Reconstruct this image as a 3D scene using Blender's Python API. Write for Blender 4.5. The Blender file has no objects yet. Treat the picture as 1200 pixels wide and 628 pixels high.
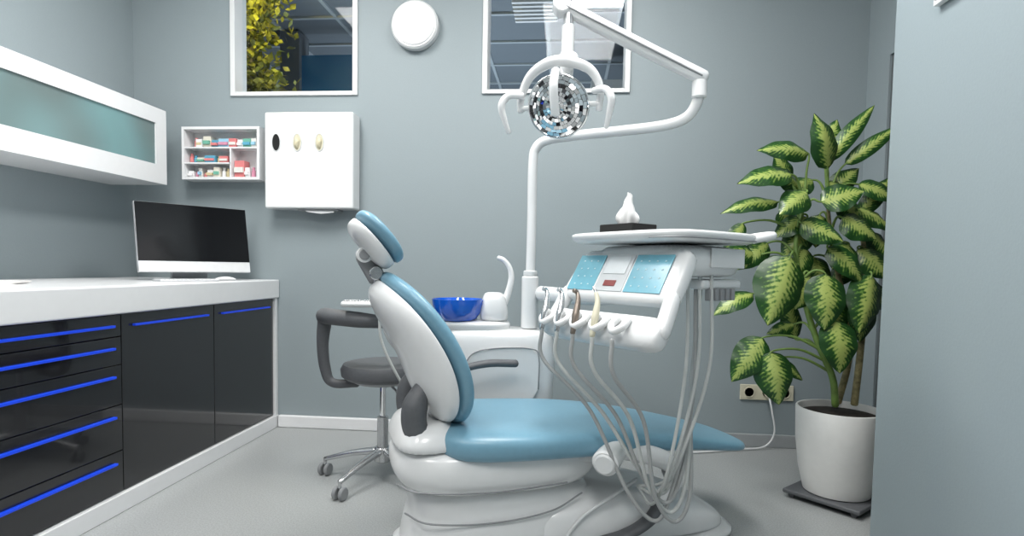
import bpy, math, random
from mathutils import Vector, Matrix
random.seed(7)
sc = bpy.context.scene
YAW = math.radians(5.04)
CY, SY = math.cos(YAW), math.sin(YAW)

def L(l, d, z=0.0):
    """camera-aligned frame for image coordinates (rotated 5 deg to the room) -> room coordinates"""
    return Vector((l*CY - d*SY, l*SY + d*CY, z))  # l, d: lateral offset and depth, mostly worked out from image pixels

# ---------------------------------------------------------------- materials
def mat(name, col, rough=0.5, metal=0.0, var=0.03, bump=0.0, scale=30, coat=0.0, emit=None, es=0, alpha=None, trans=0):
    m = bpy.data.materials.new(name); m.use_nodes = True
    nt = m.node_tree; b = nt.nodes['Principled BSDF']
    b.inputs['Roughness'].default_value = rough
    b.inputs['Metallic'].default_value = metal
    b.inputs['Coat Weight'].default_value = coat
    b.inputs['Transmission Weight'].default_value = trans
    tc = nt.nodes.new('ShaderNodeTexCoord')
    n = nt.nodes.new('ShaderNodeTexNoise'); n.inputs['Scale'].default_value = scale
    n.inputs['Detail'].default_value = 4
    nt.links.new(tc.outputs['Object'], n.inputs['Vector'])
    r = nt.nodes.new('ShaderNodeValToRGB')
    r.color_ramp.elements[0].position = 0.3; r.color_ramp.elements[1].position = 0.7
    r.color_ramp.elements[0].color = (*[c*(1-var) for c in col], 1)
    r.color_ramp.elements[1].color = (*[min(1, c*(1+var)) for c in col], 1)
    nt.links.new(n.outputs['Fac'], r.inputs['Fac'])
    nt.links.new(r.outputs['Color'], b.inputs['Base Color'])
    if bump:
        bp = nt.nodes.new('ShaderNodeBump'); bp.inputs['Strength'].default_value = bump
        bp.inputs['Distance'].default_value = 0.002
        nt.links.new(n.outputs['Fac'], bp.inputs['Height'])
        nt.links.new(bp.outputs['Normal'], b.inputs['Normal'])
    if emit:
        b.inputs['Emission Color'].default_value = (*emit, 1)
        b.inputs['Emission Strength'].default_value = es
    return m

M_wall = mat('wall_paint', (0.272, 0.320, 0.338), 0.55, bump=0.15, scale=120, var=0.015)
M_wallR = mat('wall_paint_right', (0.28, 0.335, 0.36), 0.5, bump=0.15, scale=120, var=0.015)
M_ceil = mat('ceiling_paint', (0.8, 0.8, 0.8), 0.8)
M_floor = mat('vinyl_floor', (0.335, 0.35, 0.35), 0.36, var=0.2, scale=170, bump=0.1)
M_white = mat('white_plastic', (0.76, 0.77, 0.775), 0.25, var=0.01, coat=0.3)
M_white2 = mat('white_shell', (0.66, 0.675, 0.68), 0.3, var=0.01)
M_lac = mat('white_lacquer', (0.76, 0.77, 0.78), 0.22, var=0.01)
M_frame = mat('window_frame_white', (0.70, 0.71, 0.71), 0.4, var=0.01)
M_black = mat('black_gloss', (0.012, 0.012, 0.014), 0.10, var=0.1, coat=0.5)
M_gap = mat('dark_gap', (0.004, 0.004, 0.004), 0.8)
M_blue = mat('blue_anodised_glow', (0.01, 0.07, 0.80), 0.3, metal=0.2, var=0.02, emit=(0.01, 0.07, 1.0), es=0.12)  # faint emission added to plain metal so the blue looks brighter
M_vinyl = mat('blue_upholstery', (0.165, 0.33, 0.435), 0.33, var=0.03, scale=60, bump=0.12)
M_gray = mat('dark_gray_pu', (0.095, 0.10, 0.108), 0.5, var=0.06, bump=0.2, scale=80)
M_gray2 = mat('mid_gray_plastic', (0.25, 0.26, 0.27), 0.4)
M_steel = mat('steel', (0.6, 0.61, 0.62), 0.25, metal=0.9)
M_chrome = mat('chrome', (0.88, 0.89, 0.90), 0.03, metal=1.0, var=0.0)
M_bowl = mat('blue_glass', (0.005, 0.11, 0.6), 0.08, var=0.05, coat=0.8)
M_hose = mat('hose_rubber', (0.50, 0.52, 0.51), 0.45)
M_hosed = mat('hose_rubber_dark', (0.36, 0.37, 0.37), 0.45)
M_disp = mat('display_blue', (0.16, 0.40, 0.50), 0.2, var=0.05)
M_disp2 = mat('keypad_gray', (0.50, 0.53, 0.55), 0.3)
M_red = mat('red_readout', (0.20, 0.03, 0.03), 0.3)
M_btn = mat('button_pale', (0.45, 0.62, 0.68), 0.4)
M_cream = mat('cream', (0.60, 0.57, 0.44), 0.5)
M_brass = mat('handpiece_bronze', (0.24, 0.20, 0.17), 0.35, metal=0.7)
M_soil = mat('soil', (0.018, 0.013, 0.009), 0.95, var=0.5, bump=1.0, scale=60)
M_pot = mat('pot_ceramic', (0.74, 0.74, 0.72), 0.35, var=0.02)
M_stem = mat('stem_green', (0.16, 0.26, 0.06), 0.5, var=0.2)
M_cane = mat('cane_brown', (0.22, 0.19, 0.09), 0.7, var=0.4, bump=0.5, scale=50)
M_screen = mat('screen_glass', (0.004, 0.004, 0.005), 0.12, var=0.0)
M_alu = mat('aluminium', (0.62, 0.63, 0.65), 0.35, metal=0.5)
M_green = mat('green_label', (0.1, 0.6, 0.08), 0.4)

def glass_mat(name, tint, refl=0.12):
    m = bpy.data.materials.new(name); m.use_nodes = True
    nt = m.node_tree; nt.nodes.clear()
    o = nt.nodes.new('ShaderNodeOutputMaterial')
    mx = nt.nodes.new('ShaderNodeMixShader'); mx.inputs[0].default_value = refl
    t = nt.nodes.new('ShaderNodeBsdfTransparent'); t.inputs[0].default_value = (*tint, 1)
    g = nt.nodes.new('ShaderNodeBsdfGlossy'); g.inputs['Roughness'].default_value = 0.03
    nt.links.new(t.outputs[0], mx.inputs[1]); nt.links.new(g.outputs[0], mx.inputs[2])
    nt.links.new(mx.outputs[0], o.inputs[0])
    return m
M_glass = glass_mat('window_glass', (0.95, 0.97, 0.98), 0.012)

def frosted_mat():
    m = bpy.data.materials.new('frosted_glass'); m.use_nodes = True
    nt = m.node_tree; b = nt.nodes['Principled BSDF']
    tc = nt.nodes.new('ShaderNodeTexCoord')
    n = nt.nodes.new('ShaderNodeTexNoise'); n.inputs['Scale'].default_value = 2.6
    n.inputs['Detail'].default_value = 0
    nt.links.new(tc.outputs['Object'], n.inputs['Vector'])
    r = nt.nodes.new('ShaderNodeValToRGB')
    e = r.color_ramp.elements
    e[0].position = 0.35; e[0].color = (0.14, 0.19, 0.19, 1)
    e[1].position = 0.7; e[1].color = (0.17, 0.31, 0.32, 1)
    nt.links.new(n.outputs['Fac'], r.inputs['Fac'])
    nt.links.new(r.outputs[0], b.inputs['Base Color'])
    b.inputs['Roughness'].default_value = 0.22
    return m
M_frost = frosted_mat()

def leaf_mat():
    m = bpy.data.materials.new('dieffenbachia_leaf'); m.use_nodes = True
    nt = m.node_tree; b = nt.nodes['Principled BSDF']
    def N(t, **k):
        n = nt.nodes.new(t)
        for a, v in k.items(): setattr(n, a, v)
        return n
    def mth(op, a, bb=None):
        n = N('ShaderNodeMath', operation=op)
        for i, v in enumerate((a, bb)):
            if v is None: continue
            if isinstance(v, (int, float)): n.inputs[i].default_value = v
            else: nt.links.new(v, n.inputs[i])
        return n.outputs[0]
    uv = N('ShaderNodeUVMap'); uv.uv_map = 'UVMap'
    s = N('ShaderNodeSeparateXYZ'); nt.links.new(uv.outputs[0], s.inputs[0])
    u, v = s.outputs[0], s.outputs[1]
    a = mth('ABSOLUTE', mth('SUBTRACT', mth('MULTIPLY', v, 2.0), 1.0))
    ph = mth('MULTIPLY', mth('SUBTRACT', u, mth('MULTIPLY', a, 0.22)), 85.0)
    st = mth('MULTIPLY', mth('SINE', ph), 0.15)
    tc = N('ShaderNodeTexCoord')
    nz = N('ShaderNodeTexNoise'); nz.inputs['Scale'].default_value = 60; nt.links.new(tc.outputs['Object'], nz.inputs['Vector'])
    nn = mth('MULTIPLY', mth('SUBTRACT', nz.outputs['Fac'], 0.5), 1.3)
    bd = mth('ADD', mth('ADD', st, nn), 0.60)
    f = mth('MULTIPLY', mth('SUBTRACT', bd, a), 2.4)
    rp = N('ShaderNodeValToRGB'); e = rp.color_ramp.elements
    e[0].position = 0.0; e[0].color = (0.013, 0.06, 0.011, 1)
    e[1].position = 1.0; e[1].color = (0.36, 0.44, 0.12, 1)
    x = e.new(0.4); x.color = (0.07, 0.17, 0.025, 1)
    nt.links.new(f, rp.inputs['Fac'])
    nt.links.new(rp.outputs[0], b.inputs['Base Color'])
    b.inputs['Roughness'].default_value = 0.35
    return m
M_leaf = leaf_mat()

# ---------------------------------------------------------------- helpers
def link(o): sc.collection.objects.link(o); return o
class Root:
    def __init__(s, name, loc=(0, 0, 0), rot=0, local=True):
        s.o = link(bpy.data.objects.new(name, None)); s.o.empty_display_size = 0.1
        s.o.location = loc; s.o.rotation_euler = (0, 0, rot)
        s.M = Matrix.Translation(Vector(loc)) @ Matrix.Rotation(rot, 4, 'Z'); s.local = local

def fin(name, verts, faces, m, root=None, smooth=False, bevel=0, subs=0, seg=3):
    me = bpy.data.meshes.new(name)
    me.from_pydata([tuple(v) for v in verts], [], faces)
    me.materials.append(m)
    import bmesh
    bm = bmesh.new(); bm.from_mesh(me); bmesh.ops.recalc_face_normals(bm, faces=bm.faces); bm.to_mesh(me); bm.free()
    o = link(bpy.data.objects.new(name, me))
    if root:
        o.parent = root.o
        if not root.local: o.matrix_parent_inverse = root.M.inverted()
    if bevel:
        b = o.modifiers.new('bevel', 'BEVEL'); b.width = bevel; b.segments = seg; b.limit_method = 'ANGLE'
        b.angle_limit = math.radians(35)
    if subs:
        s = o.modifiers.new('sub', 'SUBSURF'); s.levels = subs; s.render_levels = subs
    if smooth or subs:
        for p in me.polygons: p.use_smooth = True
    elif bevel:
        for p in me.polygons: p.use_smooth = True
        w = o.modifiers.new('wn', 'WEIGHTED_NORMAL'); w.keep_sharp = True
    return o

BF = [(0, 3, 2, 1), (4, 5, 6, 7), (0, 1, 5, 4), (1, 2, 6, 5), (2, 3, 7, 6), (3, 0, 4, 7)]
def box(name, lo, hi, m, root=None, bevel=0.0, R=None):
    x0, y0, z0 = lo; x1, y1, z1 = hi
    v = [Vector(p) for p in ((x0,y0,z0),(x1,y0,z0),(x1,y1,z0),(x0,y1,z0),(x0,y0,z1),(x1,y0,z1),(x1,y1,z1),(x0,y1,z1))]
    if R: v = [R @ p for p in v]
    return fin(name, v, BF, m, root, bevel=bevel)

def boxes(name, lst, m, root=None, bevel=0):
    V, F = [], []
    for lo, hi in lst:
        x0, y0, z0 = lo; x1, y1, z1 = hi; k = len(V)
        V += [(x0,y0,z0),(x1,y0,z0),(x1,y1,z0),(x0,y1,z0),(x0,y0,z1),(x1,y0,z1),(x1,y1,z1),(x0,y1,z1)]
        F += [tuple(i+k for i in f) for f in BF]
    return fin(name, V, F, m, root, bevel=bevel)

def basis(t, up=Vector((0, 0, 1))):
    t = t.normalized()
    if abs(t.dot(up)) > 0.98: up = Vector((0, 1, 0))
    a = t.cross(up).normalized(); b = a.cross(t).normalized()
    return a, b

def catmull(pts, n):
    P = [Vector(p) for p in pts]
    if len(P) < 3: return P, [i for i in range(len(P))]
    out, par = [], []
    E = [P[0]*2-P[1]] + P + [P[-1]*2-P[-2]]
    for i in range(1, len(E)-2):
        p0, p1, p2, p3 = E[i-1:i+3]
        for k in range(n):
            t = k/n
            out.append(0.5*((2*p1)+(p2-p0)*t+(2*p0-5*p1+4*p2-p3)*t*t+(3*p1-p0-3*p2+p3)*t**3)); par.append(i-1+t)
    out.append(P[-1]); par.append(len(P)-1)
    return out, par

def tube(name, pts, r, m, root=None, n=8, seg=12, radii=None, flat=1.0, cap=True):
    C, par = catmull(pts, n)
    V, F = [], []
    a = None
    rings = []
    for i, c in enumerate(C):
        t = (C[min(i+1, len(C)-1)] - C[max(i-1, 0)]).normalized()
        if a is None: a, b = basis(t)
        else:
            a = (a - t*a.dot(t)).normalized()
            b = a.cross(t).normalized()
        if radii:
            j = min(int(par[i]), len(radii)-2) if len(radii) > 1 else 0
            rr = radii[j] + (radii[j+1]-radii[j])*(par[i]-j)
        else: rr = r
        rings.append((c, a.copy(), b.copy(), rr, t))
    if cap:
        c, a0, b0, rr, t = rings[0]
        rings = [(c - t*rr*0.5, a0, b0, rr*0.45, t), (c - t*rr*0.35, a0, b0, rr*0.75, t)] + rings
        c, a0, b0, rr, t = rings[-1]
        rings = rings + [(c + t*rr*0.35, a0, b0, rr*0.75, t), (c + t*rr*0.5, a0, b0, rr*0.45, t)]
    for (c, a0, b0, rr, t) in rings:
        for k in range(seg):
            th = 2*math.pi*k/seg
            V.append(c + a0*math.cos(th)*rr + b0*math.sin(th)*rr*flat)
    for i in range(len(rings)-1):
        for k in range(seg):
            F.append((i*seg+k, i*seg+(k+1) % seg, (i+1)*seg+(k+1) % seg, (i+1)*seg+k))
    F.append(tuple(range(seg))[::-1]); F.append(tuple((len(rings)-1)*seg+k for k in range(seg)))
    return fin(name, V, F, m, root, smooth=True)

def lathe(name, prof, origin, m, root=None, axis=(0, 0, 1), seg=40, bevel=0, smooth=True):
    ax = Vector(axis).normalized(); a, b = basis(ax); O = Vector(origin)
    V, F = [], []
    for r, h in prof:
        for k in range(seg):
            th = 2*math.pi*k/seg
            V.append(O + ax*h + (a*math.cos(th)+b*math.sin(th))*max(r, 1e-4))
    for i in range(len(prof)-1):
        for k in range(seg):
            F.append((i*seg+k, i*seg+(k+1) % seg, (i+1)*seg+(k+1) % seg, (i+1)*seg+k))
    F.append(tuple(range(seg))[::-1]); F.append(tuple((len(prof)-1)*seg+k for k in range(seg)))
    o = fin(name, V, F, m, root, smooth=False)
    for p in o.data.polygons: p.use_smooth = True
    o.data.set_sharp_from_angle(angle=math.radians(38))
    return o

def cyl(name, p1, p2, r, m, root=None, r2=None, seg=32, e=0.15):
    p1 = Vector(p1); p2 = Vector(p2); h = (p2-p1).length; r2 = r if r2 is None else r2
    k = min(r, r2)*e
    return lathe(name, [(r-k, 0), (r, k), (r2, h-k), (r2-k, h)], p1, m, root, axis=(p2-p1), seg=seg)

def spow(c, e): return math.copysign(abs(c)**e, c)
def loft(name, rings, m, root=None, subs=1):
    n = len(rings[0]); V, F = [], []
    for r in rings: V += r
    for i in range(len(rings)-1):
        for k in range(n):
            F.append((i*n+k, i*n+(k+1) % n, (i+1)*n+(k+1) % n, (i+1)*n+k))
    F.append(tuple(range(n))[::-1]); F.append(tuple((len(rings)-1)*n+k for k in range(n)))
    return fin(name, V, F, m, root, subs=subs)

def sec_yz(x, w, z0, z1, n=3.0, yc=0.0, N=28, dip=0.0):
    out = []; c = (z0+z1)/2; h = (z1-z0)/2
    for k in range(N):
        th = 2*math.pi*k/N
        y = w*spow(math.cos(th), 2/n); z = h*spow(math.sin(th), 2/n)
        if z > 0 and w > 0: z -= dip*(1-(y/w)**2)
        out.append(Vector((x, yc+y, c+z)))
    return out
def sec_xy(z, x0, x1, y0, y1, n=4.0, N=32):
    return [Vector(((x0+x1)/2+(x1-x0)/2*spow(math.cos(2*math.pi*k/N), 2/n),
                    (y0+y1)/2+(y1-y0)/2*spow(math.sin(2*math.pi*k/N), 2/n), z)) for k in range(N)]

def wall_xz(name, x0, x1, y0, y1, z0, z1, holes, m):
    xs = sorted({x0, x1} | {h[0] for h in holes} | {h[1] for h in holes})
    zs = sorted({z0, z1} | {h[2] for h in holes} | {h[3] for h in holes})
    lst = []
    for i in range(len(xs)-1):
        for j in range(len(zs)-1):
            cx, cz = (xs[i]+xs[i+1])/2, (zs[j]+zs[j+1])/2
            if any(h[0] < cx < h[1] and h[2] < cz < h[3] for h in holes): continue
            lst.append(((xs[i], y0, zs[j]), (xs[i+1], y1, zs[j+1])))
    return boxes(name, lst, m)

# ---------------------------------------------------------------- room
YB = 3.40; XL = -2.65; XR = 1.143; XR2 = 1.635; H = 3.0; YF = -1.6
W1 = (-2.023, -1.237, 2.005, 2.78); W2 = (-0.495, 0.351, 2.005, 2.78)
box('floor', (XL-0.1, YF-0.1, -0.1), (3.2, YB, 0), M_floor)
box('ceiling', (XL-0.1, YF-0.1, H), (3.2, YB, H+0.1), M_ceil)
wall_xz('wall_back', XL-0.1, 3.2, YB, YB+0.14, -0.1, H+0.1, [W1, W2], M_wall)
box('wall_left', (XL-0.1, YF-0.1, 0), (XL, YB, H), M_wall)
box('wall_right', (XR, YF, 0), (XR2+0.12, 2.20, H), M_wallR, bevel=0.004)
boxes('wall_right_recess', [((XR2, 3.18, 0), (XR2+0.12, YB, H)), ((XR2, 2.20, 2.12), (XR2+0.12, 3.18, H))], M_wall)
box('wall_hallway', (3.1, 2.2, 0), (3.2, YB, H), M_wall)
box('wall_front', (XL, YF-0.1, 0), (XR2+0.12, YF, H), M_wall)
M_door = mat('door_frame_gray', (0.10, 0.115, 0.12), 0.5)
boxes('door_1', [((XR2+0.01, 3.13, 0.002), (XR2+0.11, 3.178, 2.06)), ((XR2+0.01, 2.202, 2.06), (XR2+0.11, 3.178, 2.118))], M_door, bevel=0.003)
boxes('added_dark_door', [((-0.2, YF+.001, 0.002), (0.75, YF+0.05, 2.15))], mat('added_door_dark', (0.03, 0.03, 0.035), 0.4), bevel=0.004)  # unseen door, added so the lamp mirror has something dark to reflect
boxes('added_dark_cabinet', [((-2.2, YF+.002, 0.002), (-1.25, YF+0.45, 2.2)), ((-1.245, YF+.002, 0.002), (-0.5, YF+0.45, 2.2))], M_black, bevel=0.004)  # out of view, added as dark shapes for the mirror facets to catch

M_skirt = mat('skirting_gray', (0.33, 0.35, 0.36), 0.5)
box('baseboard_left', (-1.725, YB-0.03, 0), (-0.62, YB, 0.075), M_lac, bevel=0.008)
box('baseboard_back', (-0.62, YB-0.015, 0), (XR2, YB, 0.075), M_skirt, bevel=0.004)

for i, W in enumerate((W1, W2)):
    r = Root('window_%d' % (i+1), ((W[0]+W[1])/2, YB, W[2]), local=False)
    x0, x1, z0, z1 = W; t = 0.03
    boxes('frame', [((x0, YB-0.015, z0), (x0+t, YB+0.12, z1)), ((x1-t, YB-0.015, z0), (x1, YB+0.12, z1)),
                    ((x0+t, YB-0.015, z0), (x1-t, YB+0.12, z0+t*0.8)), ((x0+t, YB-0.015, z1-t), (x1-t, YB+0.12, z1))], M_frame, r, bevel=0.003)
    box('pane', (x0+t, YB+0.07, z0+t*0.8), (x1-t, YB+0.076, z1-t), M_glass, r)

# adjoining hall seen through the windows
M_dark = mat('hall_ceiling_tile', (0.13, 0.155, 0.175), 0.7)
M_bar = mat('hall_ceiling_grid', (0.34, 0.38, 0.40), 0.5)
M_bwall = mat('hall_blue_wall', (0.02, 0.15, 0.36), 0.5)
M_hwall = mat('hall_wall', (0.13, 0.15, 0.17), 0.6)
box('hall_ceiling', (-5, YB+0.14, 3.12), (3.5, 8.5, 3.2), M_dark)
bars = []
for k in range(15): bars.append(((-5+k*0.6, YB+0.14, 3.105), (-4.97+k*0.6, 8.5, 3.12)))
for k in range(9): bars.append(((-5, YB+0.3+k*0.6, 3.10), (3.5, YB+0.33+k*0.6, 3.118)))
boxes('hall_ceiling_grid', bars, M_bar)
box('wall_hall_far', (-5, 8.5, 0), (3.5, 8.6, 3.2), M_hwall)
box('wall_hall_blue', (-2.42, 5.2, 0), (-1.6, 5.3, 2.90), M_bwall)
box('hall_column', (-2.60, 5.15, 0), (-2.42, 5.35, 3.1), M_hwall)
boxes('hall_cabinet', [((0.22, 5.6, 0), (0.62, 6.0, 2.78))], mat('hall_white', (0.55, 0.57, 0.58), 0.5))
M_hl2 = mat('hall_led', (1, 1, 1), 0.5, emit=(.9, .96, 1), es=1.0)
boxes('hall_ceiling_lamp', [((0.02, 4.45, 3.07), (0.42, 4.75, 3.10))], M_hl2)
boxes('hall_air_vent', [((-0.45, 4.6+k*.07, 3.06), (-0.1, 4.63+k*.07, 3.10)) for k in range(6)], M_frame)
box('floor_hall', (-5, YB+0.14, -0.1), (3.5, 8.5, 0), M_hwall)
M_hl = mat('ivy_leaf', (0.22, 0.23, 0.02), 0.5, var=0.8, scale=9)
V, F = [], []
for k in range(2600):
    z = random.uniform(1.9, 3.1)
    c = Vector((-2.37 + random.gauss(0, 0.115) + 0.05*math.sin(z*9), 4.2+random.gauss(0, 0.09), z))
    a = Vector([random.gauss(0, 1) for _ in range(3)]).normalized(); b = a.cross(Vector([random.gauss(0, 1) for _ in range(3)])).normalized()
    s = random.uniform(0.016, 0.032); n = len(V)
    V += [c-a*s*1.4, c+b*s*0.8, c+a*s*1.4, c-b*s*0.8]; F.append((n, n+1, n+2, n+3))
hp = Root('climbing_plant', (-2.37, 4.2, 0), local=False)
me = bpy.data.meshes.new('foliage'); me.from_pydata([tuple(v) for v in V], [], F); me.materials.append(M_hl)
fo = link(bpy.data.objects.new('foliage', me)); fo.parent = hp.o; fo.matrix_parent_inverse = hp.M.inverted()
tube('trellis_pole', [(-2.37, 4.2, 0), (-2.37, 4.2, 3.1)], 0.05, M_cane, hp, cap=False)

# ---------------------------------------------------------------- base cabinet
XC = -1.735
cab = Root('base_cabinet', (-2.2, 2.3, 0), local=False)
YN = 0.2; XA = XL+0.004; YE = YB-0.004
box('carcass', (XA, YN, 0.075), (XC-0.035, 3.38, 0.80), M_gap, cab)
box('plinth', (XA, YN, 0.0), (XC+0.005, YE, 0.075), M_lac, cab, bevel=0.004)
box('end_panel', (XA, 3.365, 0.075), (XC, YE, 0.80), M_lac, cab, bevel=0.002)
box('countertop', (XA, YN, 0.793), (XC+0.012, YE, 0.905), M_lac, cab, bevel=0.008)
ct = 0.004
for i, (a, b) in enumerate(((2.765, 3.362), (2.150, 2.765), (YN, 0.90))):
    box('door_panel_%d' % i, (XC-0.035, a+ct/2, 0.08), (XC-0.012, b-ct/2, 0.79), M_black, cab, bevel=0.002)
    box('door_handle_%d' % i, (XC-0.012, a+0.06, 0.738), (XC+0.004, b-0.06, 0.747), M_blue, cab, bevel=0.002)
zs = [0.79, 0.702, 0.59, 0.43, 0.245, 0.08]
for col, (a, b) in enumerate(((1.53, 2.150), (0.90, 1.53))):
    for k in range(5):
        box('drawer_%d_%d' % (col, k), (XC-0.035, a+ct/2, zs[k+1]+0.002), (XC-0.012, b-ct/2, zs[k]-0.002), M_black, cab, bevel=0.002)
        zh = zs[k]-0.045
        box('drawer_handle_%d_%d' % (col, k), (XC-0.012, a+0.045, zh-0.005), (XC+0.004, b-0.045, zh+0.005), M_blue, cab, bevel=0.002)

# upper cabinet
wc = Root('upper_cabinet', (-2.5, 2.2, 1.45), local=False)
x0, x1, y0, y1, z0, z1 = XL+.002, -2.30, 0.5, 3.20, 1.445, 1.865
boxes('case', [((x0, y0, z0), (x1-0.02, y1, z0+0.02)), ((x0, y0, z1-0.02), (x1-0.02, y1, z1)), ((x0, y1-0.02, z0+0.02), (x1-0.02, y1, z1-0.02)),
               ((x0, y0, z0+0.02), (x1-0.02, y0+0.02, z1-0.02)), ((x0, y0+0.02, z0+0.02), (x0+0.01, y1-0.02, z1-0.02))], M_lac, wc)
fr = 0.085
for i, (a, b) in enumerate(((y0, 1.72), (1.72, y1))):
    boxes('door_frame_%d' % i, [((x1-0.02, a, z0), (x1, b, z0+fr+0.02)), ((x1-0.02, a, z1-fr), (x1, b, z1)),
                     ((x1-0.02, b-0.085, z0+fr+0.02), (x1, b, z1-fr)), ((x1-0.02, a, z0+fr+0.02), (x1, a+(0.11 if i == 0 else 0.004), z1-fr))], M_lac, wc)
    box('frosted_panel_%d' % i, (x1-0.016, a+0.004, z0+fr+0.02), (x1-0.008, b-0.085, z1-fr), M_frost, wc)

# ---------------------------------------------------------------- desktop computer
th = math.radians(54)
mon = Root('desktop_computer', (-1.99, 3.0, 0.905), th)
tilt = Matrix.Translation((0, 0, 0.085)) @ Matrix.Rotation(math.radians(-10), 4, 'X')
mw, mh = 0.285, 0.37
box('display_shell', (-mw, -0.012, -0.045), (mw, 0.012, mh-0.045), M_alu, mon, bevel=0.006, R=tilt)
box('screen_glass', (-mw+0.003, -0.0145, 0.014), (mw-0.003, -0.0115, mh-0.048), M_screen, mon, R=tilt)
box('chin', (-mw+0.003, -0.0142, -0.043), (mw-0.003, -0.0115, 0.012), mat('chin_silver', (0.68, 0.69, 0.70), 0.4), mon, R=tilt)
loft('stand', [[Vector((x, y, z)) for x, y in ((-0.09, y0), (0.09, y0), (0.09, y0+t), (-0.09, y0+t))] for z, y0, t in
     ((0.0, -0.04, 0.17), (0.006, -0.04, 0.17), (0.010, 0.10, 0.03), (0.08, 0.075, 0.015), (0.2, 0.04, 0.015))], M_alu, mon, subs=0)
kb = Root('computer_keyboard', (-1.90, 2.78, 0.905), math.radians(55))
box('tray', (-0.14, -0.055, 0), (0.14, 0.055, 0.008), M_alu, kb, bevel=0.003)
boxes('keys', [((-0.135+i*0.0193, -0.05+j*0.02, 0.008), (-0.135+i*0.0193+0.016, -0.05+j*0.02+0.016, 0.011)) for i in range(14) for j in range(5)], M_lac, kb)
ms = Root('computer_mouse', (-1.85, 3.04, 0.905), 0.9)
loft('body', [sec_yz(x, w, 0.0, h, 2.4) for x, w, h in ((-0.055, .012, .008), (-0.045, .024, .016), (0, .03, .024), (0.04, .026, .016), (0.052, .014, .008))], M_lac, ms)
pp = Root('paper_stack', (-2.15, 1.95, 0.905), 0.35)
for i in range(4):
    R = Matrix.Rotation(random.uniform(-.2, .2), 4, 'Z')
    box('sheet_%d' % i, (-0.105, -0.15, 0.003*i), (0.105, 0.15, 0.003*i+0.003), mat('paper_%d' % i, (0.78, 0.76, 0.74), 0.7), pp, R=R)

# ---------------------------------------------------------------- glove dispenser
gd = Root('glove_dispenser', (-1.49, YB, 1.6), local=False)
gx0, gx1, gz0, gz1, gy = -1.754, -1.221, 1.325, 1.880, 3.28
box('housing', (gx0, gy, gz0), (gx1, YB-.002, gz1), M_white, gd, bevel=0.012)
for i, (fx, m) in enumerate(((0.136, M_gap), (0.375, M_cream), (0.625, M_cream))):
    cx = gx0+(gx1-gx0)*fx
    V = [Vector((cx+0.025*math.cos(t), gy-0.002, 1.705+0.05*math.sin(t))) for t in [2*math.pi*k/28 for k in range(28)]]
    V2 = [Vector((v.x, gy+0.006, v.z)) for v in V]
    n = 28
    fin('slot_%d' % i, V+V2, [tuple(range(n))]+[(k, (k+1) % n, n+(k+1) % n, n+k) for k in range(n)], m, gd)
    tube('slot_rim_%d' % i, [v for v in V]+[V[0]], 0.0025, M_white2, gd, n=1, seg=6, cap=False)
    if i:
        loft('glove_tuft_%d' % i, [[Vector((cx+0.018*s*math.cos(t)+0.004*math.sin(3*t), gy-y, 1.70+0.040*s*math.sin(t))) for t in [2*math.pi*k/12 for k in range(12)]]
              for s, y in ((1.0, 0.0), (0.8, 0.01), (0.45, 0.02), (0.15, 0.022))], mat('latex_%d' % i, (0.62, 0.57, 0.40), 0.6), gd)
box('towel_slot', (-1.56, 3.30, 1.315), (-1.32, 3.38, 1.326), M_gray2, gd)
fin('paper_towel', [(-1.54, 3.31, 1.325), (-1.34, 3.31, 1.325), (-1.345, 3.30, 1.305), (-1.42, 3.30, 1.297), (-1.5, 3.30, 1.306), (-1.54, 3.36, 1.325), (-1.34, 3.36, 1.325)],
    [(0, 1, 2, 3, 4), (5, 6, 2, 3, 4)], M_lac, gd)

# ---------------------------------------------------------------- small supply shelf
sh = Root('medical_supply_shelf', (-2.05, YB, 1.5), local=False)
sx0, sx1, sz0, sz1, sy = -2.27, -1.79, 1.492, 1.800, 3.29
t = 0.015
YS = YB-.002
boxes('case', [((sx0, sy, sz0), (sx1, YS-0.006, sz0+t)), ((sx0, sy, sz1-t), (sx1, YS-0.006, sz1)), ((sx0, sy, sz0+t), (sx0+t, YS-0.006, sz1-t)), ((sx1-t, sy, sz0+t), (sx1, YS-0.006, sz1-t)),
               ((sx0, YS-0.006, sz0), (sx1, YS, sz1)),
               ((sx0+t, sy+0.005, 1.675), (sx1-t, YS-0.006, 1.683)), ((sx0+t, sy+0.005, 1.585), (-1.97, YS-0.006, 1.593)), ((-1.975, sy+0.005, sz0+t), (-1.967, YS-0.006, 1.675))], M_lac, sh)
cols = [(0.65, 0.2, 0.2), (0.7, 0.7, 0.66), (0.1, 0.35, 0.5), (0.75, 0.7, 0.6), (0.15, 0.4, 0.3), (0.6, 0.25, 0.35), (0.8, 0.8, 0.8), (0.3, 0.55, 0.7), (0.6, 0.5, 0.3)]
cm = [mat('pack_%d' % i, c, 0.5) for i, c in enumerate(cols)]
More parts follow.
